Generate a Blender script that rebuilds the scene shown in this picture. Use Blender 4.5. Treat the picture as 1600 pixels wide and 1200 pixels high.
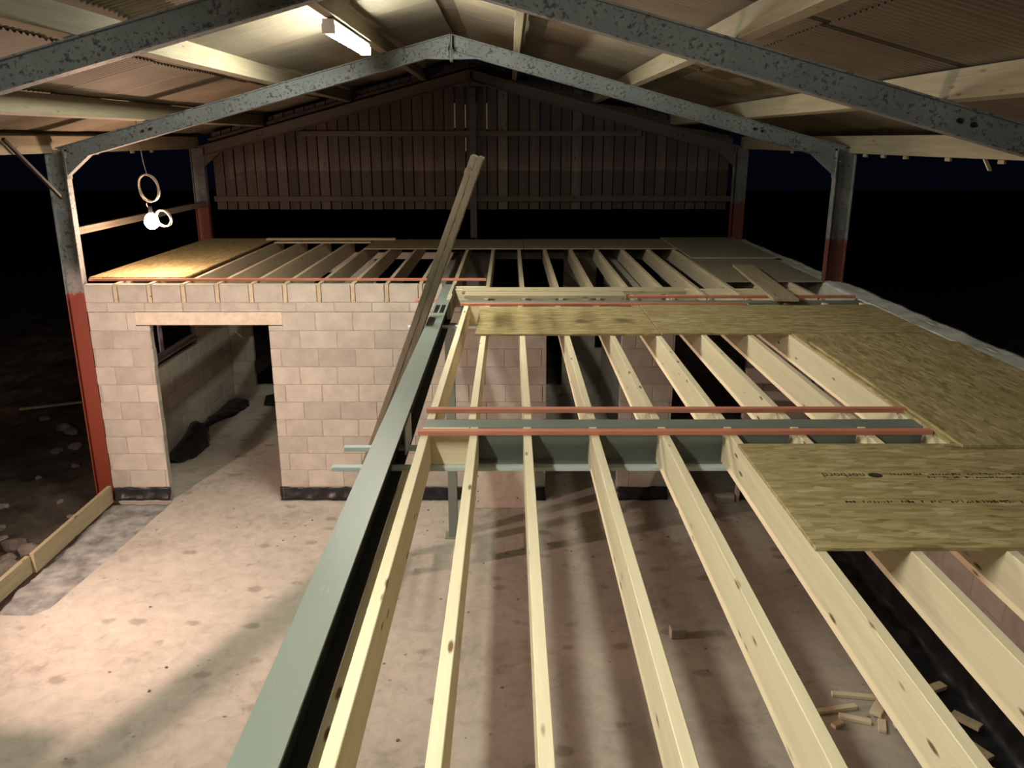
import bpy, bmesh, math, random
from mathutils import Vector, Matrix
from mathutils import noise as mnoise
random.seed(7)
S = bpy.context.scene
for o in list(bpy.data.objects): bpy.data.objects.remove(o)
COL = S.collection

# ------------------------------------------------------------------ camera
cam_d = bpy.data.cameras.new('camera'); cam = bpy.data.objects.new('camera', cam_d); COL.objects.link(cam)
cam_d.sensor_width = 36.0; cam_d.lens = 36.0 * 1294 / 1600; cam_d.clip_end = 300
PITCH = math.atan(383 / 1294)
cam.location = (0, 0, 4.40)
cam.rotation_euler = (math.pi / 2 - PITCH, 0, -math.atan(4 / 1294 / math.cos(PITCH)))
S.camera = cam
# ------------------------------------------------------------------ night sky
W = bpy.data.worlds.new('night'); S.world = W; W.use_nodes = True
bg = W.node_tree.nodes['Background']; bg.inputs[0].default_value = (0.0006, 0.0008, 0.0019, 1); bg.inputs[1].default_value = 1.0
S.view_settings.view_transform = 'Standard'; S.view_settings.look = 'None'
S.view_settings.exposure = 0.85; S.view_settings.gamma = 1.0; S.view_settings.use_curve_mapping = False
TUBE = 120.0            # fluorescent diffuser radiance
FLOOD = 560.0          # halogen work lamp, watts
BULB = 270.0           # hanging bulb radiance
TUBE_COL = (1.0, 0.97, 0.79, 1)
WARM_COL = (1.0, 0.68, 0.55)
LAMP = Vector((-5.42, 5.80, 1.85))

# ------------------------------------------------------------------ materials
def node_mat(name):
    m = bpy.data.materials.new(name); m.use_nodes = True
    nt = m.node_tree; b = nt.nodes['Principled BSDF']; b.inputs['Roughness'].default_value = 0.75
    b.inputs['Specular IOR Level'].default_value = 0.3
    return m, nt, b
class G:
    def __init__(s, nt, rand=True):
        s.nt = nt; tc = nt.nodes.new('ShaderNodeTexCoord'); s.co = tc.outputs['Object']
        s.info = nt.nodes.new('ShaderNodeObjectInfo'); s.raw = s.co
        if rand:
            mm = s.n('ShaderNodeVectorMath'); mm.operation = 'MULTIPLY_ADD'
            cx = s.n('ShaderNodeCombineXYZ')
            for i in range(3): nt.links.new(s.math('MULTIPLY', s.info.outputs['Random'], (37.0, 91.0, 53.0)[i]), cx.inputs[i])
            nt.links.new(s.co, mm.inputs[0]); mm.inputs[1].default_value = (1, 1, 1); nt.links.new(cx.outputs[0], mm.inputs[2])
            s.co = mm.outputs[0]
    def n(s, t): return s.nt.nodes.new(t)
    def sock(s, i, v):
        if hasattr(v, 'is_output'): s.nt.links.new(v, i)
        else: i.default_value = v
    def math(s, op, a, b=0.0, clamp=False):
        n = s.n('ShaderNodeMath'); n.operation = op; n.use_clamp = clamp; s.sock(n.inputs[0], a); s.sock(n.inputs[1], b); return n.outputs[0]
    def map(s, scale, rot=(0, 0, 0), src=None):
        n = s.n('ShaderNodeMapping'); n.inputs['Scale'].default_value = scale; n.inputs['Rotation'].default_value = rot
        s.nt.links.new(src or s.co, n.inputs['Vector']); return n.outputs[0]
    def noise(s, vec, scale=1, detail=4, rough=0.55, dist=0):
        n = s.n('ShaderNodeTexNoise'); n.inputs['Scale'].default_value = scale; n.inputs['Detail'].default_value = detail
        n.inputs['Roughness'].default_value = rough; n.inputs['Distortion'].default_value = dist
        s.nt.links.new(vec, n.inputs['Vector']); return n.outputs['Fac']
    def voro(s, vec, scale=1, out='Distance', rnd=1.0):
        n = s.n('ShaderNodeTexVoronoi'); n.inputs['Scale'].default_value = scale; n.inputs['Randomness'].default_value = rnd
        s.nt.links.new(vec, n.inputs['Vector']); return n.outputs[out]
    def ramp(s, fac, stops):
        n = s.n('ShaderNodeValToRGB'); e = n.color_ramp.elements
        while len(e) < len(stops): e.new(0.5)
        for i, (p, c) in enumerate(stops):
            e[i].position = p; e[i].color = c if len(c) == 4 else (*c, 1)
        s.nt.links.new(fac, n.inputs[0]); return n.outputs[0]
    def step(s, fac, lo, hi):
        n = s.n('ShaderNodeMapRange'); n.interpolation_type = 'SMOOTHSTEP'
        s.nt.links.new(fac, n.inputs[0]); n.inputs[1].default_value = lo; n.inputs[2].default_value = hi; return n.outputs[0]
    def mix(s, f, a, b, op='MIX'):
        n = s.n('ShaderNodeMix'); n.data_type = 'RGBA'; n.blend_type = op
        s.sock(n.inputs[0], f); s.sock(n.inputs[6], a if hasattr(a, 'is_output') else (*a, 1)); s.sock(n.inputs[7], b if hasattr(b, 'is_output') else (*b, 1)); return n.outputs[2]
    def bump(s, b, h, strength=0.3, dist=0.01):
        n = s.n('ShaderNodeBump'); n.inputs['Strength'].default_value = strength; n.inputs['Distance'].default_value = dist
        s.nt.links.new(h, n.inputs['Height']); s.nt.links.new(n.outputs[0], b.inputs['Normal'])
    def sep(s, src=None):
        n = s.n('ShaderNodeSeparateXYZ'); s.nt.links.new(src or s.raw, n.inputs[0]); return n.outputs

def timber(name, light, dark, knot, knots=True, axis=1, rough=0.7, grain=0.5, var=0.12):
    m, nt, b = node_mat(name); g = G(nt)
    sc = [22, 22, 22]; sc[axis] = 1.0
    f = g.noise(g.map(sc), 1.0, 5, 0.6, 0.4)
    fine = g.noise(g.map([v * 5 for v in sc]), 1.0, 2)
    c = g.ramp(g.math('ADD', g.math('MULTIPLY', f, 0.75), g.math('MULTIPLY', fine, 0.25)), [(0.5 - grain * 0.35, dark), (0.5 + grain * 0.3, light)])
    if knots:
        ks = [13, 13, 13]; ks[axis] = 3.4
        d = g.voro(g.map(ks), 1.0)
        k = g.step(d, 0.175, 0.07); sel = g.step(g.noise(g.map([k_ * 0.6 for k_ in ks]), 1.0, 0), 0.46, 0.52)
        c = g.mix(g.math('MULTIPLY', k, sel), c, knot)
    r = g.math('MULTIPLY_ADD', g.info.outputs['Random'], var * 2); 
    hs = g.n('ShaderNodeHueSaturation'); v = g.math('ADD', g.math('MULTIPLY', g.info.outputs['Random'], var * 2), 1 - var)
    nt.links.new(v, hs.inputs['Value']); nt.links.new(c, hs.inputs['Color'])
    nt.links.new(hs.outputs[0], b.inputs['Base Color']); b.inputs['Roughness'].default_value = rough
    g.bump(b, f, 0.12, 0.004); return m

M = {}
M['joist'] = timber('new_pine', (0.84, 0.755, 0.56), (0.70, 0.60, 0.41), (0.17, 0.10, 0.05), var=0.06, grain=0.7)
M['joist_x'] = timber('new_pine_cross', (0.84, 0.755, 0.56), (0.70, 0.60, 0.41), (0.17, 0.10, 0.05), axis=0, var=0.06, grain=0.7)
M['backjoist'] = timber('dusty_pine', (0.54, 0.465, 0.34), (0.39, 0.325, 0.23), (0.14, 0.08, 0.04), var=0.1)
M['purlin'] = timber('purlin_timber', (0.25, 0.225, 0.16), (0.18, 0.156, 0.105), (0.14, 0.09, 0.05), var=0.06)
M['gable'] = timber('weathered_board', (0.075, 0.054, 0.043), (0.040, 0.030, 0.025), (0.03, 0.02, 0.015), axis=2, var=0.3)
M['gable_pale'] = timber('pale_board', (0.115, 0.10, 0.08), (0.07, 0.06, 0.048), (0.03, 0.02, 0.015), axis=2, var=0.1)
M['gable_x'] = timber('weathered_rail', (0.085, 0.068, 0.054), (0.05, 0.04, 0.033), (0.03, 0.02, 0.015), axis=0, var=0.1)
M['gable_pale_y'] = timber('weathered_side_rail', (0.17, 0.145, 0.11), (0.10, 0.085, 0.065), (0.05, 0.04, 0.03), var=0.1)
M['kerb'] = timber('kerb_timber', (0.50, 0.42, 0.28), (0.36, 0.29, 0.18), (0.12, 0.08, 0.04), var=0.15)
M['red_x'] = timber('red_treated_batten', (0.66, 0.27, 0.18), (0.50, 0.18, 0.12), (0.25, 0.06, 0.04), axis=0, knots=False, var=0.08)
M['blue_x'] = timber('blue_treated_batten', (0.60, 0.70, 0.71), (0.50, 0.59, 0.60), (0.1, 0.12, 0.12), axis=0, knots=False, var=0.05)
M['plank_x'] = timber('scaffold_plank', (0.50, 0.44, 0.30), (0.34, 0.29, 0.19), (0.12, 0.08, 0.05), axis=0, var=0.1)
M['ladder'] = timber('dull_ladder', (0.25, 0.225, 0.165), (0.17, 0.15, 0.11), (0.08, 0.06, 0.04), axis=2, knots=False, rough=0.5, var=0.02)

def osb(name, along_x=True, tint=1.0, grey=0.0):
    m, nt, b = node_mat(name); g = G(nt)
    cols = []
    for a, sc in ((0.0, (8, 40, 40)), (0.5, (9, 44, 40)), (-0.55, (8, 38, 40))):
        s2 = sc if along_x else (sc[1], sc[0], sc[2])
        v = g.voro(g.map(s2, (0, 0, a)), 1.0, 'Color'); cols.append(g.sep(v)[0])
    streak = g.noise(g.map((6, 60, 20) if along_x else (60, 6, 20)), 1.0, 4)
    t = g.math('ADD', g.math('ADD', g.math('MULTIPLY', cols[0], 0.34), g.math('MULTIPLY', cols[1], 0.2)), g.math('ADD', g.math('MULTIPLY', cols[2], 0.16), g.math('MULTIPLY', streak, 0.3)))
    c = g.ramp(t, [(0.18, (0.245 * tint, 0.18 * tint, 0.075 * tint)), (0.45, (0.39 * tint, 0.315 * tint, 0.148 * tint)), (0.66, (0.46 * tint, 0.38 * tint, 0.2 * tint)), (0.85, (0.60 * tint, 0.51 * tint, 0.30 * tint))])
    tint = tint * 1.0
    fl = g.sep(g.voro(g.map((11, 34, 40) if along_x else (34, 11, 40), (0, 0, 0.7)), 1.0, 'Color'))
    c = g.mix(g.math('MULTIPLY', g.step(fl[1], 0.82, 0.95), 0.55), c, (0.64 * tint, 0.54 * tint, 0.33 * tint))
    c = g.mix(g.math('MULTIPLY', g.step(fl[2], 0.84, 0.95), 0.4), c, (0.22 * tint, 0.155 * tint, 0.06 * tint))
    sp = g.step(g.voro(g.map((4, 11, 4) if along_x else (11, 4, 4)), 1.0), 0.17, 0.08)
    c = g.mix(g.math('MULTIPLY', sp, 0.55), c, (0.10, 0.065, 0.025))
    if grey: c = g.mix(grey, c, (0.25, 0.24, 0.215))
    nt.links.new(c, b.inputs['Base Color']); b.inputs['Roughness'].default_value = 0.5; b.inputs['Specular IOR Level'].default_value = 0.4
    g.bump(b, t, 0.2, 0.003); return m, nt, b, g, c
M['osb'] = osb('strand_board')[0]
M['osb_y'] = osb('strand_board_lengthwise', False)[0]
M['osb_dusty'] = osb('dusty_strand_board', True, 0.75, 0.25)[0]
M['osb_grey'] = osb('grey_strand_board', False, 0.8, 0.6)[0]
# board with two round damp stains
m, nt, b, g, c = osb('stained_strand_board'); M['osb_stain'] = m
for (sx, sy, sr) in ((0.16, -0.10, 0.13), (0.56, -0.08, 0.15), (0.95, -0.12, 0.10)):
    vm = g.n('ShaderNodeVectorMath'); vm.operation = 'DISTANCE'; nt.links.new(g.raw, vm.inputs[0]); vm.inputs[1].default_value = (sx, sy, 0.018)
    d = g.math('ADD', vm.outputs['Value'], g.math('MULTIPLY', g.math('SUBTRACT', g.noise(g.raw, 14, 3), 0.5), 0.12))
    c = g.mix(g.math('MULTIPLY', g.step(d, sr, sr * 0.25), 0.8), c, (0.12, 0.09, 0.05))
nt.links.new(c, b.inputs['Base Color'])

def steel_green():
    m, nt, b = node_mat('green_steel_primer'); g = G(nt, False)
    f = g.noise(g.map((3, 0.8, 3)), 1.0, 4); s = g.noise(g.map((30, 6, 30)), 1.0, 3)
    c = g.ramp(f, [(0.3, (0.172, 0.202, 0.182)), (0.7, (0.196, 0.227, 0.206))])
    c = g.mix(g.math('MULTIPLY', g.step(s, 0.62, 0.74), 0.35), c, (0.27, 0.305, 0.28))
    nt.links.new(c, b.inputs['Base Color']); b.inputs['Roughness'].default_value = 0.42; return m
M['green'] = steel_green()
def steel_old(name, zred=None, red=(0.26, 0.055, 0.032), dim=1.0):
    m, nt, b = node_mat(name); g = G(nt, False)
    f = g.noise(g.map((2.5, 2.5, 2.5)), 1.0, 4); sp = g.noise(g.map((26, 26, 26)), 1.0, 5, 0.7)
    big = g.noise(g.map((5, 5, 5)), 1.0, 3)
    c = g.ramp(f, [(0.3, (0.150 * dim, 0.167 * dim, 0.180 * dim)), (0.7, (0.235 * dim, 0.252 * dim, 0.262 * dim))])
    k = g.math('MULTIPLY', g.step(g.math('ADD', sp, g.math('MULTIPLY', big, 0.35)), 0.70, 0.80), 0.85)
    c = g.mix(k, c, (0.045, 0.043, 0.042))
    if zred is not None:
        z = g.sep()[2]; zz = g.math('ADD', z, g.math('MULTIPLY', g.math('SUBTRACT', g.noise(g.map((14, 14, 3)), 1.0, 3), 0.5), 0.16))
        pale = g.step(g.noise(g.map((6, 6, 3)), 1.0, 4), 0.42, 0.62)
        c = g.mix(g.math('MULTIPLY', pale, 0.55), c, (0.36 * dim, 0.345 * dim, 0.31 * dim))
        c = g.mix(g.step(zz, zred + 0.02, zred - 0.02), c, red)
    nt.links.new(c, b.inputs['Base Color']); b.inputs['Roughness'].default_value = 0.55
    g.bump(b, sp, 0.15, 0.004); return m
M['steel'] = steel_old('flaking_grey_steel')
M['col_l'] = steel_old('grey_and_red_oxide_steel', 2.62)
M['col_r'] = steel_old('grey_over_dimmed_red_steel', 3.25, (0.13, 0.045, 0.034), 0.75)  # red darkened to stand for the dim light on this post
M['col_c'] = steel_old('dimmed_red_oxide_steel', 3.35, (0.13, 0.04, 0.03), 0.5)  # far posts: dim light put into a darker red
M['steel_c'] = steel_old('dark_brown_steel', 9.9, (0.075, 0.062, 0.055), 0.5)  # darker, browner steel for the far rafters
M['col_a'] = steel_old('grey_steel_post', 2.4)

def plain(name, col, rough=0.7, metal=0.0, var=0.0, nscale=12, nvar=0.25, bump=0.0, rand=True):
    m, nt, b = node_mat(name); g = G(nt, rand)
    f = g.noise(g.map((nscale,) * 3), 1.0, 5, 0.6)
    d = tuple(v * (1 - nvar) for v in col); l = tuple(min(1, v * (1 + nvar)) for v in col)
    c = g.ramp(f, [(0.3, d), (0.7, l)])
    if var:
        hs = g.n('ShaderNodeHueSaturation'); nt.links.new(g.math('ADD', g.math('MULTIPLY', g.info.outputs['Random'], 2 * var), 1 - var), hs.inputs['Value'])
        nt.links.new(c, hs.inputs['Color']); c = hs.outputs[0]
    nt.links.new(c, b.inputs['Base Color']); b.inputs['Roughness'].default_value = rough; b.inputs['Metallic'].default_value = metal
    if bump: g.bump(b, f, bump, 0.01)
    return m
def block_mat(name, base, var):
    m, nt, b = node_mat(name); g = G(nt)
    f = g.noise(g.map((5, 5, 5)), 1.0, 3); fine = g.noise(g.map((70, 70, 70)), 1.0, 3, 0.7)
    c = g.ramp(f, [(0.3, tuple(v * 0.84 for v in base)), (0.7, tuple(v * 1.08 for v in base))])
    c = g.mix(g.math('MULTIPLY', g.step(fine, 0.42, 0.3), 0.35), c, tuple(v * 0.55 for v in base))
    hs = g.n('ShaderNodeHueSaturation'); nt.links.new(g.math('ADD', g.math('MULTIPLY', g.info.outputs['Random'], 2 * var), 1 - var), hs.inputs['Value'])
    nt.links.new(c, hs.inputs['Color']); nt.links.new(hs.outputs[0], b.inputs['Base Color']); b.inputs['Roughness'].default_value = 0.9
    g.bump(b, fine, 0.25, 0.004); return m
M['post_w'] = plain('dark_post_steel', (0.055, 0.048, 0.044), 0.6)
M['web'] = plain('near_black_web', (0.016, 0.019, 0.018), 0.6)  # beam web, much darker than its flange
M['cap'] = plain('grey_wall_cap', (0.52, 0.52, 0.50), 0.9, nscale=5, nvar=0.3, bump=0.3)
M['block'] = block_mat('concrete_block', (0.43, 0.405, 0.36), 0.11)
M['mortar'] = plain('mortar', (0.37, 0.34, 0.295), 0.95, bump=0.2)
M['lintel'] = plain('precast_lintel', (0.56, 0.50, 0.40), 0.85, nvar=0.15, bump=0.1)
M['poly'] = plain('black_polythene', (0.016, 0.017, 0.020), 0.35, nvar=0.5, nscale=6)
M['sheet'] = plain('dusty_membrane', (0.30, 0.295, 0.29), 0.6, nscale=5, nvar=0.55, bump=0.15)
M['mud'] = plain('trodden_mud', (0.085, 0.066, 0.052), 0.95, nscale=3, nvar=0.6, bump=0.6, rand=False)
M['stone'] = plain('rubble_stone', (0.22, 0.18, 0.155), 0.9, var=0.35, bump=0.4)
M['cable'] = plain('lamp_cable', (0.30, 0.25, 0.20), 0.5)
M['dark'] = plain('dark_metal', (0.03, 0.03, 0.032), 0.4, 0.6)
M['zinc'] = plain('galvanised_strap', (0.45, 0.46, 0.45), 0.4, 0.7)
M['white'] = plain('white_enamel', (0.7, 0.7, 0.66), 0.4, nvar=0.04)
M['upvc'] = plain('window_plastic', (0.30, 0.27, 0.33), 0.4, nvar=0.06)
M['ink'] = plain('board_ink', (0.045, 0.035, 0.018), 0.7, nscale=40, nvar=0.6)
M['strip'] = plain('pale_gap_light', (0.75, 0.73, 0.70), 0.5, nvar=0.1)  # light showing between gable boards, put in as pale colour
M['ply'] = plain('pale_ply', (0.48, 0.42, 0.36), 0.8, nvar=0.12)
M['roof'] = plain('fibre_cement_sheet', (0.160, 0.142, 0.108), 0.6, var=0.14, nscale=2.2, nvar=0.15, bump=0.1)

def floor_mat():
    m, nt, b = node_mat('site_concrete'); g = G(nt, False)
    a = g.noise(g.map((0.9, 0.9, 0.9)), 1.0, 6, 0.6); f = g.noise(g.map((7, 7, 7)), 1.0, 6, 0.65, 0.6); fine = g.noise(g.map((55, 55, 55)), 1.0, 3)
    t = g.math('ADD', g.math('MULTIPLY', a, 0.5), g.math('MULTIPLY', f, 0.5))
    c = g.ramp(t, [(0.3, (0.285, 0.255, 0.22)), (0.47, (0.44, 0.402, 0.355)), (0.60, (0.515, 0.475, 0.425)), (0.76, (0.60, 0.56, 0.505))])
    dist = g.map((2.1, 3.0, 2.1)); spot = g.voro(dist, 1.0)
    rag = g.math('ADD', spot, g.math('MULTIPLY', g.math('SUBTRACT', f, 0.5), 0.35))
    c = g.mix(g.math('MULTIPLY', g.step(rag, 0.22, 0.10), 0.65), c, (0.24, 0.205, 0.165))
    sp2 = g.math('ADD', g.voro(g.map((6.5, 6.5, 6.5)), 1.0), g.math('MULTIPLY', g.math('SUBTRACT', fine, 0.5), 0.2))
    sel = g.step(g.noise(g.map((1.3, 1.3, 1.3)), 1.0, 2), 0.47, 0.62)
    c = g.mix(g.math('MULTIPLY', g.math('MULTIPLY', g.step(sp2, 0.13, 0.07), sel), 0.8), c, (0.10, 0.08, 0.065))
    c = g.mix(g.math('MULTIPLY', g.step(fine, 0.62, 0.75), 0.3), c, (0.30, 0.26, 0.21))
    nt.links.new(c, b.inputs['Base Color']); b.inputs['Roughness'].default_value = 0.8
    g.bump(b, f, 0.18, 0.01); return m
M['floor'] = floor_mat()
def emit(name, col, strength):
    m = bpy.data.materials.new(name); m.use_nodes = True; nt = m.node_tree; nt.nodes.clear()
    e = nt.nodes.new('ShaderNodeEmission'); e.inputs[0].default_value = col if len(col) == 4 else (*col, 1); e.inputs[1].default_value = strength
    o = nt.nodes.new('ShaderNodeOutputMaterial'); nt.links.new(e.outputs[0], o.inputs[0]); return m
M['tube'] = emit('lit_tube', TUBE_COL, TUBE)
M['tube_dim'] = emit('aged_lit_tube', TUBE_COL, TUBE * 0.85)
M['bulb'] = emit('lit_bulb', (1.0, 0.63, 0.44, 1), BULB)
M['flood'] = emit('lit_halogen', (1.0, 0.6, 0.4, 1), 60)
def glass():
    m, nt, b = node_mat('window_glass'); b.inputs['Base Color'].default_value = (0.9, 0.95, 1, 1); b.inputs['Roughness'].default_value = 0.02
    b.inputs['Transmission Weight'].default_value = 1.0; b.inputs['IOR'].default_value = 1.05; return m
M['glass'] = glass()

# ------------------------------------------------------------------ helpers
def link(name, me, mat=None, parent=None, loc=(0, 0, 0), rot=(0, 0, 0)):
    o = bpy.data.objects.new(name, me); COL.objects.link(o)
    if mat is not None and me is not None and len(me.materials) == 0: me.materials.append(M[mat] if isinstance(mat, str) else mat)
    o.location = loc; o.rotation_euler = rot
    if parent is not None: o.parent = parent
    return o
def tag(o, label, cat, group=None):
    o['label'] = label; o['category'] = cat
    if group: o['group'] = group
    return o
def struct(o, label=None):
    o['kind'] = 'structure'
    if label: o['label'] = label
    return o
def empty(name, loc=(0, 0, 0), rz=0):
    o = bpy.data.objects.new(name, None); COL.objects.link(o); o.location = loc; o.rotation_euler = (0, 0, rz); o.empty_display_size = 0.1; return o
def bm_mesh(bm, name='m', smooth=False, recalc=True):
    me = bpy.data.meshes.new(name)
    if recalc: bmesh.ops.recalc_face_normals(bm, faces=bm.faces)
    bm.to_mesh(me); bm.free()
    if smooth:
        for p in me.polygons: p.use_smooth = True
    return me
def shell(bm, V, t):
    """faces of a vertex grid V[j][i] given thickness t downwards, closed at the rim"""
    nj, ni = len(V) - 1, len(V[0]) - 1
    fs = [bm.faces.new((V[j][i], V[j][i+1], V[j+1][i+1], V[j+1][i])) for j in range(nj) for i in range(ni)]
    bm.normal_update(); sgn = 1.0 if sum(f.normal.z * f.calc_area() for f in fs) >= 0 else -1.0
    U = [[bm.verts.new(v.co - v.normal * (t * sgn)) for v in row] for row in V]
    for j in range(nj):
        for i in range(ni): bm.faces.new((U[j+1][i], U[j+1][i+1], U[j][i+1], U[j][i]))
    for i in range(ni): bm.faces.new((V[0][i+1], V[0][i], U[0][i], U[0][i+1])); bm.faces.new((V[nj][i], V[nj][i+1], U[nj][i+1], U[nj][i]))
    for j in range(nj): bm.faces.new((V[j][0], V[j+1][0], U[j+1][0], U[j][0])); bm.faces.new((V[j+1][ni], V[j][ni], U[j][ni], U[j+1][ni]))
    if sgn < 0: bmesh.ops.reverse_faces(bm, faces=bm.faces[:])
_cache = {}
def box_me(sx, sy, sz, bev=0.003, org=(0, 0, 0), mat='joist'):
    """box from org corner 0..s with chamfered edges"""
    key = ('box', round(sx, 3), round(sy, 3), round(sz, 3), bev, tuple(org), mat if isinstance(mat, str) else mat.name)
    if key in _cache: return _cache[key]
    bm = bmesh.new(); bmesh.ops.create_cube(bm, size=1)
    for v in bm.verts: v.co = Vector(((v.co.x + .5) * sx + org[0], (v.co.y + .5) * sy + org[1], (v.co.z + .5) * sz + org[2]))
    if bev: bmesh.ops.bevel(bm, geom=list(bm.edges), offset=min(bev, min(sx, sy, sz) * 0.3), segments=1, affect='EDGES')
    me = bm_mesh(bm); me.materials.append(M[mat] if isinstance(mat, str) else mat); _cache[key] = me; return me
def box(name, x0, x1, y0, y1, z0, z1, mat, parent=None, bev=0.003):
    p = parent.location if parent is not None else Vector((0, 0, 0))
    return link(name, box_me(x1 - x0, y1 - y0, z1 - z0, bev, mat=mat), mat, parent, (x0 - p.x, y0 - p.y, z0 - p.z))
def add_box(bm, x0, x1, y0, y1, z0, z1):
    r = bmesh.ops.create_cube(bm, size=1)
    for v in r['verts']: v.co = Vector((x0 + (v.co.x + .5) * (x1 - x0), y0 + (v.co.y + .5) * (y1 - y0), z0 + (v.co.z + .5) * (z1 - z0)))
def add_sweep(bm, p0, p1, up, prof):
    p0, p1, up = Vector(p0), Vector(p1), Vector(up); d = (p1 - p0).normalized(); side = d.cross(up).normalized(); u = side.cross(d).normalized()
    a = [bm.verts.new(p0 + side * x + u * y) for x, y in prof]; b = [bm.verts.new(p1 + side * x + u * y) for x, y in prof]; n = len(prof)
    for i in range(n): bm.faces.new((a[i], a[(i + 1) % n], b[(i + 1) % n], b[i]))
    bm.faces.new(a[::-1]); bm.faces.new(b)
def rect(w, h): return [(-w / 2, -h / 2), (w / 2, -h / 2), (w / 2, h / 2), (-w / 2, h / 2)]
def ibeam(w, h, tf, tw):   # top at 0
    return [(-w/2, 0), (-w/2, -tf), (-tw/2, -tf), (-tw/2, -h+tf), (-w/2, -h+tf), (-w/2, -h), (w/2, -h), (w/2, -h+tf), (tw/2, -h+tf), (tw/2, -tf), (w/2, -tf), (w/2, 0)]
def sweep(name, p0, p1, up, prof, mat, parent=None):
    off = parent.location if parent is not None else Vector((0, 0, 0)); bm = bmesh.new()
    add_sweep(bm, Vector(p0) - off, Vector(p1) - off, up, prof)
    return link(name, bm_mesh(bm), mat, parent)
def sweep_top(name, p0, p1, up, prof, mat):
    """top-level sweep whose origin is p0"""
    bm = bmesh.new(); add_sweep(bm, (0, 0, 0), Vector(p1) - Vector(p0), up, prof); return link(name, bm_mesh(bm), mat, None, p0)
def prism(name, poly, axis, a0, a1, mat, parent=None):
    off = parent.location if parent is not None else Vector((0, 0, 0)); bm = bmesh.new()
    def P(u, v, a): return Vector({'y': (u, a, v), 'z': (u, v, a), 'x': (a, u, v)}[axis]) - off
    A = [bm.verts.new(P(u, v, a0)) for u, v in poly]; B = [bm.verts.new(P(u, v, a1)) for u, v in poly]; n = len(poly)
    for i in range(n): bm.faces.new((A[i], A[(i+1) % n], B[(i+1) % n], B[i]))
    bm.faces.new(A[::-1]); bm.faces.new(B); return link(name, bm_mesh(bm), mat, parent)
def add_tube(bm, pts, r, n=8, closed=False):
    pts = [Vector(p) for p in pts]; rings = []; N = len(pts)
    for i, p in enumerate(pts):
        a = pts[(i - 1) % N] if (closed or i > 0) else p; c = pts[(i + 1) % N] if (closed or i < N - 1) else p
        d = (c - a).normalized(); s = d.cross(Vector((0.31, 0.17, 0.93))).normalized(); u = s.cross(d)
        rings.append([bm.verts.new(p + (s * math.cos(t) + u * math.sin(t)) * r) for t in [2 * math.pi * k / n for k in range(n)]])
    for i in range(N if closed else N - 1):
        A, B = rings[i], rings[(i + 1) % N]
        for k in range(n): bm.faces.new((A[k], A[(k+1) % n], B[(k+1) % n], B[k]))
    if not closed: bm.faces.new(rings[0][::-1]); bm.faces.new(rings[-1])
def tube(name, pts, r, mat, parent=None, closed=False, n=8):
    off = parent.location if parent is not None else Vector((0, 0, 0)); bm = bmesh.new(); add_tube(bm, [Vector(p) - off for p in pts], r, n, closed)
    return link(name, bm_mesh(bm, smooth=True), mat, parent)
def rnd_stone(r, seed, flat=0.6, sub=2):
    bm = bmesh.new(); bmesh.ops.create_icosphere(bm, subdivisions=sub, radius=r)
    for v in bm.verts:
        n = mnoise.noise(v.co / r * 1.1 + Vector((seed * 3.1, 0, 0))); v.co *= 1 + 0.45 * n; v.co.z = max(v.co.z * flat, -r * 0.35)
    lo = min(v.co.z for v in bm.verts)
    for v in bm.verts: v.co.z -= lo
    return bm_mesh(bm)
def sub(name, part):
    """hang the object made last under a part of the same thing"""
    o = list(COL.objects)[-1]; o.location = Vector(o.location) - part.location; o.parent = part
def ordinal(i): return ['first', 'second', 'third', 'fourth', 'fifth', 'sixth', 'seventh', 'eighth', 'ninth', 'tenth', 'eleventh', 'twelfth', 'thirteenth', 'fourteenth', 'fifteenth', 'sixteenth', 'seventeenth', 'eighteenth', 'nineteenth', 'twentieth', 'twenty-first', 'twenty-second'][i]

# ================================================================== SETTING
# ---- concrete slab
prism('floor', [(-5.0, 14.32), (3.80, 14.32), (3.80, -5.5), (-5.30, -5.5), (-5.30, 7.04), (-4.90, 7.035), (-4.60, 7.02), (-4.49, 7.15), (-4.41, 7.9), (-4.33, 8.8), (-4.26, 9.60), (-4.29, 9.72), (-5.0, 9.72)], 'z', -0.12, 0.0, 'floor')
struct(bpy.data.objects['floor'], 'bare concrete floor slab, stained and dusty')
# ---- muddy ground outside
def ground(name, x0, x1, y0, y1, n, label):
    bm = bmesh.new(); V = []
    for j in range(n + 1):
        row = []
        for i in range(n + 1):
            x = x0 + (x1 - x0) * i / n; y = y0 + (y1 - y0) * j / n
            z = -0.16 + 0.10 * mnoise.fractal(Vector((x * 0.8, y * 0.8, 3)), 1.0, 2.0, 4) + 0.05 * mnoise.noise(Vector((x * 4, y * 4, 1)))
            row.append(bm.verts.new((x, y, min(z, -0.075 if -5.3 < x < 4.3 else 0.1))))
        V.append(row)
    for j in range(n):
        for i in range(n): bm.faces.new((V[j][i], V[j][i+1], V[j+1][i+1], V[j+1][i]))
    o = link(name, bm_mesh(bm, smooth=True), 'mud'); struct(o, label); return o
ground('ground', -13.0, -5.06, 2.0, 22.0, 110, 'dark trodden mud beside the barn')
bm = bmesh.new()
for q in [((-60, -10), (60, 80))]:
    vs = [bm.verts.new(p) for p in ((-60, -10, -0.3), (60, -10, -0.3), (60, 80, -0.3), (-60, 80, -0.3))]; bm.faces.new(vs)
o = link('ground', bm_mesh(bm), 'mud'); struct(o, 'dark field around the barn')

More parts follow.
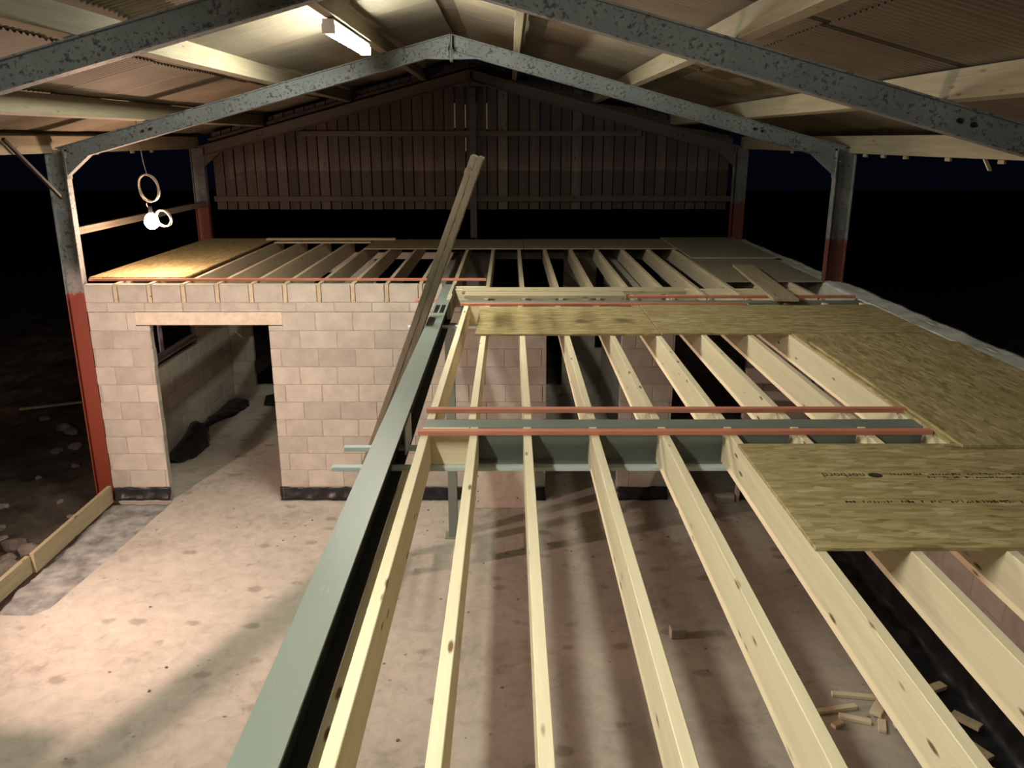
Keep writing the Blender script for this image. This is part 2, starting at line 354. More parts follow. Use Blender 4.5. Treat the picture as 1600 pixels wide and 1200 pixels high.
# ---- block walls
BL, BH, J = 0.44, 0.215, 0.0095
def build_wall(name, axis, a0, a1, pos, thick, rows, openings, label, seed=0, mat='block'):
    """rows: list of (z0,z1); openings: (a0,a1,z0,z1); axis 'x' or 'y' = running direction; pos..pos+thick across"""
    rnd = random.Random(seed); bmw = bmesh.new(); wall = link(name, None); 
    me = bpy.data.meshes.new(name)
    pieces = []
    for r, (z0, z1) in enumerate(rows):
        iv = [(a0, a1)]
        for (o0, o1, q0, q1) in openings:
            if q0 < z1 - 0.02 and q1 > z0 + 0.02:
                nv = []
                for (s, e) in iv:
                    if o1 <= s or o0 >= e: nv.append((s, e)); continue
                    if o0 > s: nv.append((s, o0))
                    if o1 < e: nv.append((o1, e))
                iv = nv
        for (s, e) in iv:
            g = 0.004
            args = (s + g, e - g, pos + g, pos + thick - g, z0, z1 + J) if axis == 'x' else (pos + g, pos + thick - g, s + g, e - g, z0, z1 + J)
            add_box(bmw, *args)
            x = a0 - (0.225 if r % 2 else 0.0) + (r * 0.013 % 0.04)
            while x < e:
                b0, b1 = max(x, s), min(x + BL, e)
                if b1 - b0 > 0.03: pieces.append((b0, b1, z0, z1))
                x += BL + J
    bpy.data.objects.remove(wall); wall = link(name, bm_mesh(bmw), 'mortar'); struct(wall, label)
    for (b0, b1, z0, z1) in pieces:
        L = round(b1 - b0, 2); pr = rnd.uniform(0, 0.0035)
        if axis == 'x': link('block', box_me(L, thick, z1 - z0, 0.004, mat=mat), mat, wall, (b0, pos - pr, z0))
        else: link('block', box_me(thick, L, z1 - z0, 0.004, mat=mat), mat, wall, (pos + pr, b0, z0))
    return wall
ROWS = [(-0.05, 0.168)] + [(0.178 + 0.2248 * i, 0.178 + 0.2248 * i + BH) for i in range(10)]
ROWS_F = ROWS + [(2.428, 2.532)]
doorL = (-4.30, -2.88, -1, 2.19); linO = (-4.46, -2.71, 2.191, 2.42)
d1 = (0.45, 1.355, -1, 2.19); d2 = (2.00, 2.89, -1, 2.19)
wf = build_wall('wall_front', 'x', -5.02, 3.70, 9.70, 0.10, ROWS_F, [doorL, linO, d1, (0.30, 1.50, 2.191, 2.42), d2, (1.85, 3.04, 2.191, 2.42)], 'pale concrete block wall with door openings under the joists', 1)
for (l0, l1, o0, o1) in ((-4.46, -2.71, -4.30, -2.88), (0.30, 1.50, 0.45, 1.355), (1.85, 3.04, 2.00, 2.89)):
    box('lintel', l0, l1, 9.697, 9.80, 2.266, 2.423, 'lintel', wf, 0.004)
    box('padstone', l0, o0, 9.699, 9.80, 2.196, 2.257, 'block', wf); box('padstone', o1, l1, 9.699, 9.80, 2.196, 2.257, 'block', wf)
JB = [-4.655 + 0.4005 * k for k in range(21)]     # centres of the back bay joists
for k in range(10):                                # cut blocks between joist ends
    box('block', (-5.02 if k == 0 else JB[k - 1] + 0.031), JB[k] - 0.031, 9.698, 9.80, 2.542, 2.752, 'block', wf, 0.004)
box('block', JB[9] + 0.031, -0.79, 9.698, 9.80, 2.542, 2.752, 'block', wf, 0.004)
# bitumen strip along the wall foot
def crumple(name, pts_fn, nu, nv, amp, freq, mat, parent=None, seed=0, thick=0.004, loc=(0, 0, 0), xlim=(-99, 99)):
    bm = bmesh.new(); V = []
    for j in range(nv + 1):
        row = []
        for i in range(nu + 1):
            p = Vector(pts_fn(i / nu, j / nv)); n = mnoise.noise_vector(p * freq + Vector((seed, seed * 2, 0))) * amp + mnoise.noise_vector(p * freq * 2.7 + Vector((seed, 5, 0))) * amp * 0.5
            n.z = n.z if n.z > 0 else -n.z * 0.3
            q = p + n; q.x = min(max(q.x, xlim[0]), xlim[1]); row.append(bm.verts.new(q - Vector(loc)))
        V.append(row)
    shell(bm, V, thick)
    return link(name, bm_mesh(bm, smooth=True, recalc=False), mat, parent, loc)
for (x0, x1, s) in ((-5.02, -4.29, 1), (-2.90, 0.45, 2), (1.355, 2.0, 3), (2.89, 3.7, 4)):
    crumple('damp_proof_strip', lambda u, v, x0=x0, x1=x1: (x0 + (x1 - x0) * u, 9.682 - 0.035 * (1 - v) ** 2, 0.012 + 0.16 * v), max(8, int((x1 - x0) * 22)), 6, 0.02, 9, 'poly', wf, s)
# left room side wall with window, far wall, partitions, outer right wall
wl = build_wall('wall_left', 'y', 9.80, 14.20, -5.02, 0.10, ROWS_F, [(10.30, 12.74, 1.42, 2.3)], 'dim block side wall of the room behind the doorway', 2)
wr = build_wall('wall_right', 'y', 1.0, 14.3, 3.74, 0.11, ROWS_F + [(2.542, 2.735)], [], 'block outer wall beyond the joists, grey along its top', 3)
wb = build_wall('wall_back', 'x', -4.92, 3.74, 14.20, 0.10, ROWS_F, [(-4.52, -3.0, 0.16, 2.19), (-2.3, -1.3, 0.95, 2.42), (-0.30, 0.93, 0.28, 2.42), (1.5, 2.6, 0.95, 2.42)], 'far block wall of the rooms under the deck', 4)
wp = build_wall('wall_partition', 'y', 9.82, 14.18, -0.95, 0.10, ROWS_F, [], 'block partition between the rooms under the deck', 5)
wp2 = build_wall('wall_partition', 'y', 9.82, 14.18, 1.62, 0.10, ROWS_F, [], 'block partition beyond the right door openings', 6)
# outer leaf cap on the right: mortar-smeared wall top
bm = bmesh.new(); V = []
for j in range(90):
    y = 1.0 + 13.35 * j / 89; row = []
    for i in range(7):
        x = 3.74 + 0.31 * i / 6; row.append(bm.verts.new((x + (0.02 * mnoise.noise(Vector((y * 3, i, 0))) if i in (0, 6) else 0), y, 2.752 + 0.022 * mnoise.noise(Vector((x * 9, y * 4, 2))))))
    V.append(row)
shell(bm, V, 0.012)
link('wall_cap', bm_mesh(bm, smooth=True, recalc=False), 'cap', wr)
wo = build_wall('wall_outer', 'y', 1.0, 14.3, 3.94, 0.10, [ROWS_F[-1], (2.542, 2.735)], [], 'outer leaf of the right hand block wall', 7)
add = bmesh.new(); add_box(add, 3.945, 4.035, 1.0, 14.3, -0.2, 2.43); link('leaf', bm_mesh(add), 'mortar', wo)
# window in the left room wall
w1 = empty('window_1', (-4.97, 10.30, 1.42)); struct(w1, 'dark window with plum grey plastic frame in the side wall')
for (y0, y1, z0, z1, nm) in ((10.30, 12.74, 1.42, 1.48, 'frame_sill'), (10.30, 12.74, 2.24, 2.30, 'frame_head'), (12.68, 12.74, 1.48, 2.24, 'frame_jamb'), (10.30, 10.36, 1.48, 2.24, 'frame_jamb'), (11.50, 11.55, 1.48, 2.24, 'mullion')):
    box(nm, -5.0, -4.95, y0, y1, z0, z1, 'upvc', w1)
box('pane', -4.979, -4.975, 10.36, 11.50, 1.48, 2.24, 'glass', w1, 0); box('pane', -4.979, -4.975, 11.55, 12.68, 1.48, 2.24, 'glass', w1, 0)
box('window_board', -4.99, -4.90, 10.25, 12.80, 1.395, 1.42, 'upvc', w1)

# ================================================================== BARN: portal frames
AX = -0.645; SL = 0.266; TOPZ = 5.515; RD = 0.178; RDW = 0.175
XL, XR = -5.22, 3.89
def roof_z(x): return TOPZ - SL * abs(x - AX)
def portal(Yf, label, cml, cmr, apex_plate=True, rm='steel', dz=0.0):
    t = empty('portal_frame', (AX, Yf, 0)); tag(t, label, 'portal frame', 'steel portal frames of the barn')
    fw = 0.11; prof = ibeam(fw, RD, 0.011, 0.008)
    for (X, nm, cm) in ((XL, 'column', cml), (XR, 'column', cmr)):
        top = roof_z(X) - 0.02 + dz
        c = sweep(nm, (X + 0.11 * (1 if X > AX else -1), Yf, -0.12), (X + 0.11 * (1 if X > AX else -1), Yf, top), (1 if X > AX else -1, 0, 0), ibeam(fw, 0.22, 0.012, 0.009), cm, t)
        s = -1 if X > AX else 1
        inner = X + s * 0.11
        zb = roof_z(inner) - RDW + dz
        h = prism('haunch', [(inner, zb - 0.17), (inner + s * 0.30, zb - 0.30 * SL * -1 + 0.0 if False else roof_z(inner + s * 0.30) - RDW + dz), (inner, zb + 0.02)], 'y', Yf - 0.05, Yf + 0.05, rm, t)
        sweep('rafter', (X + s * 0.02, Yf, roof_z(X + s * 0.02) + dz), (AX - s * 0.004, Yf, TOPZ + dz), (0, 0, 1), prof, rm, t)
        ep = box('end_plate', min(inner, inner + s * 0.012), max(inner, inner + s * 0.012), Yf - 0.06, Yf + 0.06, zb - 0.2, top - 0.02, rm, t)
        for bz in (zb - 0.1, zb + 0.02, zb + 0.12):
            for by in (-0.035, 0.035):
                bmx = bmesh.new(); bmesh.ops.create_cone(bmx, cap_ends=True, segments=6, radius1=0.013, radius2=0.013, depth=0.02)
                link('bolt', bm_mesh(bmx), 'dark', t, (inner + s * 0.018 - AX, by, bz), (0, math.pi / 2, 0)); sub('bolt', ep)
    if apex_plate:
        for s in (-1, 1):
            box('apex_plate', AX + (0.002 if s > 0 else -0.014), AX + (0.014 if s > 0 else -0.002), Yf - 0.06, Yf + 0.06, TOPZ - 0.29 + dz, TOPZ - 0.002 + dz, rm, t)
            prism('apex_haunch', [(AX + s * 0.012, TOPZ - 0.265 + dz), (AX + s * 0.30, TOPZ - SL * 0.30 - RDW + dz - 0.003), (AX + s * 0.012, TOPZ - RDW - 0.01 + dz)], 'y', Yf - 0.045, Yf + 0.045, rm, t)
        for s in (-1, 1):   # paired bolts in the rafter web near the eaves
            for k in range(2):
                bmx = bmesh.new(); bmesh.ops.create_cone(bmx, cap_ends=True, segments=6, radius1=0.016, radius2=0.016, depth=0.02)
                x = AX + s * (3.45 + 0.09 * k); link('bolt', bm_mesh(bmx), 'dark', t, (x - AX, -0.012, roof_z(x) - RDW * 0.5 + dz), (math.pi / 2, 0, 0))
    return t
YA, YB, YC = 5.42, 9.92, 14.40
portal(YA, 'near steel portal frame crossing the top of the picture, flaking grey paint', 'col_a', 'col_r')
portal(YB, 'middle steel portal frame with red oxide left post beside the block wall', 'col_l', 'col_r')
portal(YC, 'far steel portal frame standing against the boarded gable', 'col_c', 'col_c', True, 'steel_c', -0.03)

# ---- purlins on the rafters
PW, PH = 0.075, 0.185
sl_ang = math.atan(SL)
def purlin(X, side, label, y0=-4.6, y1=14.75, w=PW, h=PH):
    """lower inner corner at X on the rafter top; side -1 left, +1 right"""
    bm = bmesh.new(); ca, sa = math.cos(sl_ang), math.sin(sl_ang)
    du = Vector((side * ca, 0, -sa)); dn = Vector((side * sa, 0, ca))
    P = [Vector((0, 0, 0)), du * w, du * w + dn * h, dn * h]; L = y1 - y0; n = 1
    A = [bm.verts.new(p) for p in P]; B = [bm.verts.new(p + Vector((0, L, 0))) for p in P]
    for i in range(4): bm.faces.new((A[i], A[(i+1) % 4], B[(i+1) % 4], B[i]))
    bm.faces.new(A[::-1]); bm.faces.new(B)
    bmesh.ops.bevel(bm, geom=bm.edges[:], offset=0.004, segments=1, affect='EDGES')
    o = link('purlin', bm_mesh(bm), 'purlin', None, (X, y0, roof_z(X) + 0.001)); return tag(o, label, 'purlin', 'roof purlins')
for X, s, lb in ((0.045, 1, 'roof purlin just right of the ridge'), (1.37, 1, 'middle roof purlin on the right slope'), (2.68, 1, 'lowest sloping roof purlin on the right, above the eaves beam'),
                 (-1.36, -1, 'roof purlin left of the ridge that carries the tube light'), (-2.60, -1, 'middle roof purlin on the left slope, brightly lit by the tube'), (-4.06, -1, 'lowest sloping roof purlin on the left slope')):
    purlin(X, s, lb)
for X, lb in ((XL - 0.135, 'left eaves beam under the roof edge with cut board ends'), (XR + 0.035, 'right eaves beam under the roof edge with cut board ends')):
    t = empty('eaves_beam', (X, -4.6, 4.24)); tag(t, lb, 'eaves beam', 'eaves beams')
    box('beam', X, X + 0.10, -4.6, 14.6, 4.24, 4.435, 'purlin', t, 0.004)
    ys = (9.53, 9.07, 8.55, 7.72, 6.87, 10.9, 12.0) if X > 0 else (11.1, 12.16, 12.82)
    for y in ys: box('board_end', X + 0.02, X + 0.045, y - 0.045, y + 0.045, 4.205, 4.239, 'purlin', t)
    if X > 0: sweep('splinter', (X + 0.03, 7.12, 4.24), (X + 0.03, 7.02, 4.15), (1, 0, 0), rect(0.012, 0.03), 'kerb', t)

# ---- corrugated roof sheets, each one a piece of the ceiling
ceil_root = empty('ceiling', (AX, 0, TOPZ + 0.224)); struct(ceil_root, 'corrugated fibre cement roof sheets on both slopes')
PITCHC = 0.0762
def sheet_mesh(L, ncor, th=0.007):
    bm = bmesh.new(); seg = 8; n = ncor * seg
    rows = [[bm.verts.new((a, PITCHC * i / seg, 0.010 * math.cos(2 * math.pi * i / seg))) for i in range(n + 1)] for a in (0.0, L)]
    shell(bm, rows, th); me = bm_mesh(bm, recalc=False); me.materials.append(M['roof']); return me
half = (AX - (XL - 0.42)) / math.cos(sl_ang); NC = 13
up_L, lo_L = half * 0.53, half * 0.53
me_u, me_l = sheet_mesh(up_L - 0.10, NC), sheet_mesh(half - up_L + 0.22, NC)
n_sh = int(19.6 / (PITCHC * (NC - 1))) + 1
for side in (1, -1):
    for k in range(n_sh):
        y = -4.85 + k * PITCHC * (NC - 1)
        for me, d0, dz in ((me_u, 0.10, 0.0), (me_l, up_L - 0.10, -0.020)):
            R = Matrix.Rotation(sl_ang, 4, 'Y') if side > 0 else (Matrix.Rotation(math.pi, 4, 'Z') @ Matrix.Rotation(sl_ang, 4, 'Y'))
            d = d0; zoff = dz + (0.009 if k % 2 else 0)
            loc = Vector((side * d * math.cos(sl_ang), y if side > 0 else y + PITCHC * NC, -d * math.sin(sl_ang) + 0.022 + zoff))
            o = link('roof_sheet', me, None, ceil_root, loc, R.to_euler())
# rounded ridge pieces
def ridge_mesh(L):
    bm = bmesh.new(); rows = []; prof = []
    for i in range(15):
        t = -1 + 2 * i / 14; a = t * 0.34
        z = -abs(a) * SL if abs(a) > 0.15 else -(0.15 * SL) * 0.5 - (a * a) / 0.15 * SL * 0.5
        prof.append((a, z + 0.052))
    for y in (0, L): rows.append([bm.verts.new((a, y, z)) for a, z in prof])
    shell(bm, rows, 0.008); me = bm_mesh(bm, recalc=False); me.materials.append(M['roof']); return me
rm_ = ridge_mesh(0.93)
for k in range(n_sh): link('ridge_piece', rm_, None, ceil_root, (0, -4.85 + k * PITCHC * (NC - 1), 0.0 + 0.004 * (k % 2)))

# ---- boarded gable
YG = 14.56
gb = empty('wall_gable', (AX, YG, 3.24)); struct(gb, 'weathered vertical boards closing the far gable above the open gap')
pitch = 0.179; k0 = int((-5.0 - AX) / pitch) - 1
for k in range(k0, 26):
    x0 = -0.556 + (k) * pitch + 0.011; x1 = x0 + pitch - 0.021
    if x0 < -5.06 or x1 > 3.86: continue
    rr = random.Random(k + 90); zt0, zt1 = roof_z(x0) + 0.14, roof_z(x1) + 0.14; zb = 3.235 + rr.uniform(-0.006, 0.006); lean = rr.uniform(-0.004, 0.004)
    pm = 'gable_pale' if k in (9, 2) else 'gable'
    prism('board', [(x0 + lean, zb), (x1 + lean, zb), (x1, zt1), (x0, zt0)], 'y', YG + rr.uniform(0, 0.006), YG + 0.025, pm, gb)
box('rail', -5.05, 3.80, YG - 0.055, YG - 0.001, 3.37, 3.46, 'gable_x', gb)
box('rail', -3.52, 2.22, YG - 0.055, YG - 0.001, 4.44, 4.53, 'gable_x', gb)
for s in (-1, 1): sweep('verge_rafter', (AX + s * 4.4, YG - 0.03, roof_z(AX + s * 4.4) - 0.02), (AX, YG - 0.03, TOPZ - 0.02), (0, 0, 1), rect(0.05, 0.16), 'gable_x', gb)
sweep('wind_post', (-0.61, YG - 0.13, 2.76), (-0.61, YG - 0.13, 5.35), (0, -1, 0), ibeam(0.11, 0.12, 0.01, 0.008), 'post_w', gb)
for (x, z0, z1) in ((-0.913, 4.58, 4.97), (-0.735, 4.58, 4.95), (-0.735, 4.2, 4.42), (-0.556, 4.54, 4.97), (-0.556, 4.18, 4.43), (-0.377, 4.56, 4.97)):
    box('gap_light_strip', x - 0.006, x + 0.008, YG + 0.004, YG + 0.016, z0, z1, 'strip', gb, 0)  # pale strips painting the light seen through the board gaps
# ---- side rail between posts on the left
sr = box('side_rail', -5.20, -5.14, YB + 0.05, YC - 0.05, 3.30, 3.385, 'gable_pale_y'); tag(sr, 'horizontal timber side rail behind the hanging bulb', 'rail')
kb = sweep_top('knee_brace', (-5.195, 9.85, 3.74), (-5.195, 8.88, 4.40), (1, 0, 0), rect(0.03, 0.035), 'post_w'); tag(kb, 'thin diagonal brace from left post up to eaves beam', 'brace')

# ================================================================== STEEL FLOOR BEAMS
JT = 2.75; JH = 0.22; JW = 0.047; JZ = JT - JH
gbm = empty('steel_beam', (-0.705, 0.2, JT)); tag(gbm, 'long green steel beam running away beside the joists', 'steel beam', 'green steel beams')
bm = bmesh.new(); add_sweep(bm, (0, 0, 0), (0, 9.54, 0), (0, 0, 1), [(-0.071, 0), (-0.071, -0.012), (0.071, -0.012), (0.071, 0)]); link('flange', bm_mesh(bm), 'green', gbm)
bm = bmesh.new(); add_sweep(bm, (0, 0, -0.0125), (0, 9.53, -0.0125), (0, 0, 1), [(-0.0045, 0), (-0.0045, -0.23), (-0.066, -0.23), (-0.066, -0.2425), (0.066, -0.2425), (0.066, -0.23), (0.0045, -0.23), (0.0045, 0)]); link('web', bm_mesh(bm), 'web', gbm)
for (x0, x1) in ((-0.755, -0.715), (-0.695, -0.655)): box('plate', x0, x1, 8.06, 8.44, JT, JT + 0.006, 'dark', gbm)
box('fin_plate', -0.64, -0.628, 4.72, 5.02, JT - 0.20, JT - 0.02, 'zinc', gbm)
box('end_bracket', -0.634, -0.622, 9.05, 9.60, JT - 0.18, JT + 0.03, 'dark', gbm)
box('packer', -0.633, -0.595, 0.2, 4.60, 2.46, 2.512, 'joist', gbm)
def cross_steel(y, x0, x1, label):
    t = empty('steel_beam', (x0, y, JT - 0.004)); tag(t, label, 'steel beam', 'green steel beams')
    bm = bmesh.new(); add_sweep(bm, (0, 0, 0), (x1 - x0, 0, 0), (0, 0, 1), ibeam(0.145, 0.24, 0.012, 0.009)); link('beam', bm_mesh(bm), 'green', t); return t
cross_steel(4.745, -0.51, 3.74, 'green steel cross beam between the two nearest red battens')
cross_steel(8.655, -0.52, 3.74, 'green steel cross beam half hidden under red battens beyond the stained board')
cs = empty('steel_column', (-0.645, 8.69, 0)); tag(cs, 'dark green steel column standing on the slab under the long beam', 'steel column')
bm = bmesh.new(); add_sweep(bm, (0, 0, 0.012), (0, 0, JT - 0.256), (0, 1, 0), [(x, y + 0.05) for x, y in ibeam(0.10, 0.10, 0.008, 0.007)]); link('shaft', bm_mesh(bm), 'green', cs)
box('base_plate', -0.74, -0.55, 8.60, 8.78, 0, 0.012, 'green', cs); box('head_plate', -0.72, -0.57, 8.61, 8.77, JT - 0.268, JT - 0.256, 'green', cs)

# ================================================================== JOISTS
def joist(x0, y0, y1, label, group, rz=0.0, mat='joist', zt=JT):
    o = link('floor_joist', box_me(JW, y1 - y0, JH, 0.003, mat=mat), mat, None, (x0, y0, zt - JH), (0, 0, rz)); return tag(o, label, 'joist', group)
NEAR = [-0.530, -0.234, 0.078, 0.475, 0.879, 1.278, 1.675, 2.073, 2.473, 2.873, 3.273, 3.67]
for i, x in enumerate(NEAR):
    joist(x, 0.2, 4.668, 'new pine joist in the near bay, %s counted from the green beam' % ordinal(i), 'joists of the near bay', -0.003 if i == 0 else random.uniform(-.0012, .0012))
MID = [-0.507, -0.252, 0.090, 0.483, 0.878, 1.282, 1.685, 2.095, 2.450, 2.88, 3.28, 3.67]
for i, x in enumerate(MID):
    joist(x, 4.822, 8.578, 'new pine joist in the middle bay, %s counted from the green beam' % ordinal(i), 'joists of the middle bay', -0.011 if i == 0 else random.uniform(-.001, .001))
for k, x in enumerate(JB):
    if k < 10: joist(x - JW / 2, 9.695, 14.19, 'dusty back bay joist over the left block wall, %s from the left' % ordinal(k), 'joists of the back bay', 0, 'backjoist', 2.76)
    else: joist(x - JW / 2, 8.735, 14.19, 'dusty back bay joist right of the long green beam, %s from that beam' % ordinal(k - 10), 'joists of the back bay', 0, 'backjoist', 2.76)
for (x0, x1, y, z, lb) in ((-0.478, -0.238, 4.62, JZ, 'short pine noggin between the first two near joists at the cross beam'),
                           (-0.455, -0.255, 8.52, JZ, 'short pine noggin between the first two middle joists at their far end'),
                           (-0.62, -0.245, 9.50, JZ + .01, 'short dusty noggin behind the end of the long green beam')):
    tag(box('noggin', x0, x1, y, y + 0.047, z, z + JH, 'joist_x'), lb, 'noggin', 'noggins')
for k in range(10, 20): tag(box('noggin', JB[k] + 0.024, JB[k + 1] - 0.024, 9.36, 9.407, 2.545, 2.755, 'joist_x'), 'dusty noggin between back bay joists, %s to the right of the beam' % ordinal(k - 10), 'noggin', 'noggins between back joists')

# ================================================================== BATTENS
def batten(x0, x1, y, z0, label, mat='red_x', w=0.05, h=0.027, group='red battens across the joists', rz=0):
    o = link('batten', box_me(x1 - x0, w, h, 0.003, mat=mat), mat, None, (x0, y - w / 2, z0), (0, 0, rz)); return tag(o, label, 'batten', group)
batten(-0.53, 2.46, 4.545, JT, 'nearest red batten, just in front of the green cross beam')
batten(-0.52, 2.50, 4.955, JT, 'red batten just behind the nearest green cross beam')
batten(-0.50, 2.45, 8.43, JT, 'red batten along the back of the stained board')
batten(1.28, 3.72, 8.80, 2.76, 'dull red batten on back bay joist ends beside the pale planks')
batten(-5.06, -0.28, 9.94, 2.76, 'long red batten across the back bay joists above the block wall')
batten(-1.05, -0.712, 9.16, 2.66, 'short red batten end poking out left behind the ladder')
BG = 'blue battens under the joists'
batten(-1.06, 3.3, 4.60, JZ - 0.026, 'pale blue batten under the joists, nearer of the two', 'blue_x', 0.05, 0.026, BG)
batten(-1.05, 3.3, 4.93, JZ - 0.026, 'pale blue batten under the joists just behind the cross beam', 'blue_x', 0.05, 0.026, BG)
batten(-1.06, 1.9, 8.47, JZ - 0.026, 'pale blue batten end beside the ladder, below the far cross beam', 'blue_x', 0.05, 0.026, BG)

# ================================================================== BOARDS LAID ON THE JOISTS
TH = 0.018
def board(name, x0, x1, y0, y1, z, label, mat='osb', cat='board', rz=0.0, th=TH, group='strand boards laid loose on the joists'):
    o = link(name, box_me(x1 - x0, y1 - y0, th, 0.0015, (-(x1 - x0) / 2, -(y1 - y0) / 2, 0), mat), mat, None, ((x0 + x1) / 2, (y0 + y1) / 2, z), (0, 0, rz)); return tag(o, label, cat, group)
NB = board('strand_board', 1.275, 3.70, 3.11, 4.335, JT, 'near strand board with two rows of printed lettering')
board('strand_board', -0.30, 1.322, 7.055, 8.29, JT, 'strand board with dark round smudges by the green beam', 'osb_stain')
board('strand_board', 1.338, 3.72, 7.085, 8.38, JT, 'long strand board behind the joists, right of the smudged one', 'osb')
board('strand_board', 2.472, 3.72, 4.36, 7.07, JT, 'strand board lying underneath the big right hand board', 'osb_y')
board('strand_board', 2.495, 3.735, 4.262, 6.70, JT + TH, 'big strand board on top at right, with bright left edge', 'osb_y')
board('strand_board', -5.14, -3.965, 10.10, 12.53, 2.76, 'strand board shining under the hanging bulb, nearer half', 'osb_y')
board('strand_board', -5.14, -3.965, 12.54, 14.22, 2.76, 'strand board at the far left corner of the deck', 'osb_y')
board('strand_board', -2.25, 0.222, 12.87, 14.08, 2.76, 'far strand board strip left of centre, below the wind post', 'osb_dusty')
board('strand_board', 0.232, 2.60, 12.88, 14.12, 2.76, 'far strand board strip right of centre', 'osb_dusty')
board('strand_board', 2.57, 3.80, 11.72, 14.20, 2.76 + TH, 'far right corner strand board, dim grey', 'osb_grey')
board('strand_board', 2.54, 3.74, 9.80, 11.90, 2.76, 'dim strand board left of the right hand steel post', 'osb_grey')
PG = 'loose planks'
board('plank', -4.05, -1.90, 13.93, 14.06, 2.76 + TH, 'long dusty plank along the far edge of the deck', 'plank_x', 'plank', 0.0, 0.03, PG)
board('plank', -3.85, -2.27, 13.66, 13.86, 2.76, 'second dusty plank along the far edge, nearer and shorter', 'plank_x', 'plank', 0.0, 0.02, PG)
board('plank', -0.52, 1.95, 9.02, 9.27, 2.76, 'pale scaffold plank across the back joists, the farther of two', 'plank_x', 'plank', 0.0, 0.035, PG)
board('plank', -0.48, 1.24, 8.76, 9.0, 2.76, 'pale scaffold plank across the back joists, nearer of two', 'plank_x', 'plank', 0.0, 0.035, PG)
board('plank', 2.80, 3.06, 8.33, 10.75, 2.76 + TH + 0.03, 'plank lying lengthwise across boards near the right steel post', 'kerb', 'plank', -0.085, 0.03, PG)
# lettering on the near board (upside down as seen from here)
def text_mesh(body, size, mat, parent, loc, rz, name='lettering'):
    cu = bpy.data.curves.new(name, 'FONT'); cu.body = body; cu.size = size; cu.extrude = 0.0004; cu.align_x = 'LEFT'
    t = bpy.data.objects.new('tmp', cu); COL.objects.link(t); bpy.context.view_layer.update()
    me = bpy.data.meshes.new_from_object(t.evaluated_get(bpy.context.evaluated_depsgraph_get())); bpy.data.objects.remove(t)
    xs = [v.co.x for v in me.vertices]; w = max(xs) - min(xs)
    o = link(name, me, mat, parent, loc, (0, 0, rz)); return o, w
nbx, nby = NB.location.x, NB.location.y
o, w = text_mesh('norbord', 0.075, 'ink', NB, (0, 0, TH + 0.0005), math.pi)
o.scale = (0.212 / w, 1.0, 1); o.location = (1.802 - nbx, 3.905 - nby, TH + 0.0006); o['label'] = 'bold black lettering printed upside down'
bm = bmesh.new(); bmesh.ops.create_cone(bm, cap_ends=True, segments=20, radius1=0.036, radius2=0.036, depth=0.0008)
o = link('printed_oval', bm_mesh(bm), 'ink', NB, (1.85 - nbx, 3.880 - nby, TH + 0.0006)); o.scale = (1, 0.85, 1)
def ink_row(x0, x1, y, h, seed):      # worn, illegible print
    bm = bmesh.new(); r = random.Random(seed); x = x0
    while x < x1:
        if r.random() < 0.86:
            for _ in range(2):
                w_ = r.uniform(0.004, 0.013); hh = r.uniform(0.25, 1.0) * h; yo = r.uniform(0, h - hh)
                add_box(bm, x + r.uniform(0, .006), x + w_ + .002, y + yo, y + yo + hh * r.uniform(.3, 1), 0, 0.0006)
            x += 0.0165
        else: x += 0.03
    o = link('worn_print', bm_mesh(bm), 'ink', NB, (-nbx, -nby, TH)); o['kind'] = 'stuff'; return o
ink_row(1.93, 2.34, 3.882, 0.028, 3); ink_row(2.10, 2.75, 3.842, 0.022, 5); ink_row(2.35, 2.7, 3.885, 0.03, 8); ink_row(1.575, 2.02, 3.55, 0.032, 4); ink_row(2.07, 2.72, 3.548, 0.034, 6)

# ================================================================== LADDER leaning on the beam
ld = empty('ladder', (-1.96, 7.50, 0)); tag(ld, 'weathered double ladder leaning against the long green beam', 'ladder')
foot = Vector((0, 0, 0)); top = Vector((1.625, 0, 4.27)); ul = (top - foot).normalized(); nl = Vector((ul.z, 0, -ul.x)); LL = (top - foot).length
for sec, (s0, s1, off) in enumerate(((0.0, LL, 0.0), (0.125, LL + 0.01, 0.062))):
    for y in (0.0, 0.36):
        bm = bmesh.new(); a = foot + ul * s0 + nl * (off + 0.03) + Vector((0, y + (-0.02 if sec else 0), 0)); b_ = foot + ul * s1 + nl * (off + 0.03) + Vector((0, y + (-0.02 if sec else 0), 0))
        add_sweep(bm, a, b_, nl, rect(0.042, 0.055)); bmesh.ops.bevel(bm, geom=bm.edges[:], offset=0.006, segments=2, affect='EDGES')
        link('stile', bm_mesh(bm), 'ladder', ld)
    n = int((s1 - s0 - 0.2) / 0.25)
    for k in range(n):
        p = foot + ul * (s0 + 0.2 + 0.25 * k) + nl * (off + 0.03); bm = bmesh.new(); add_tube(bm, [p + Vector((0, 0.0, 0)), p + Vector((0, 0.372, 0))], 0.026, 8); link('rung', bm_mesh(bm, smooth=True), 'ladder', ld)
for y in (-0.017, 0.355):
    p = foot + ul * (LL - 0.17); bm = bmesh.new(); add_sweep(bm, p + nl * 0.059 + Vector((0, y + .012, 0)), p + nl * 0.059 + ul * 0.045 + Vector((0, y + .012, 0)), nl, rect(0.052, 0.126)); link('bracket', bm_mesh(bm), 'ladder', ld)

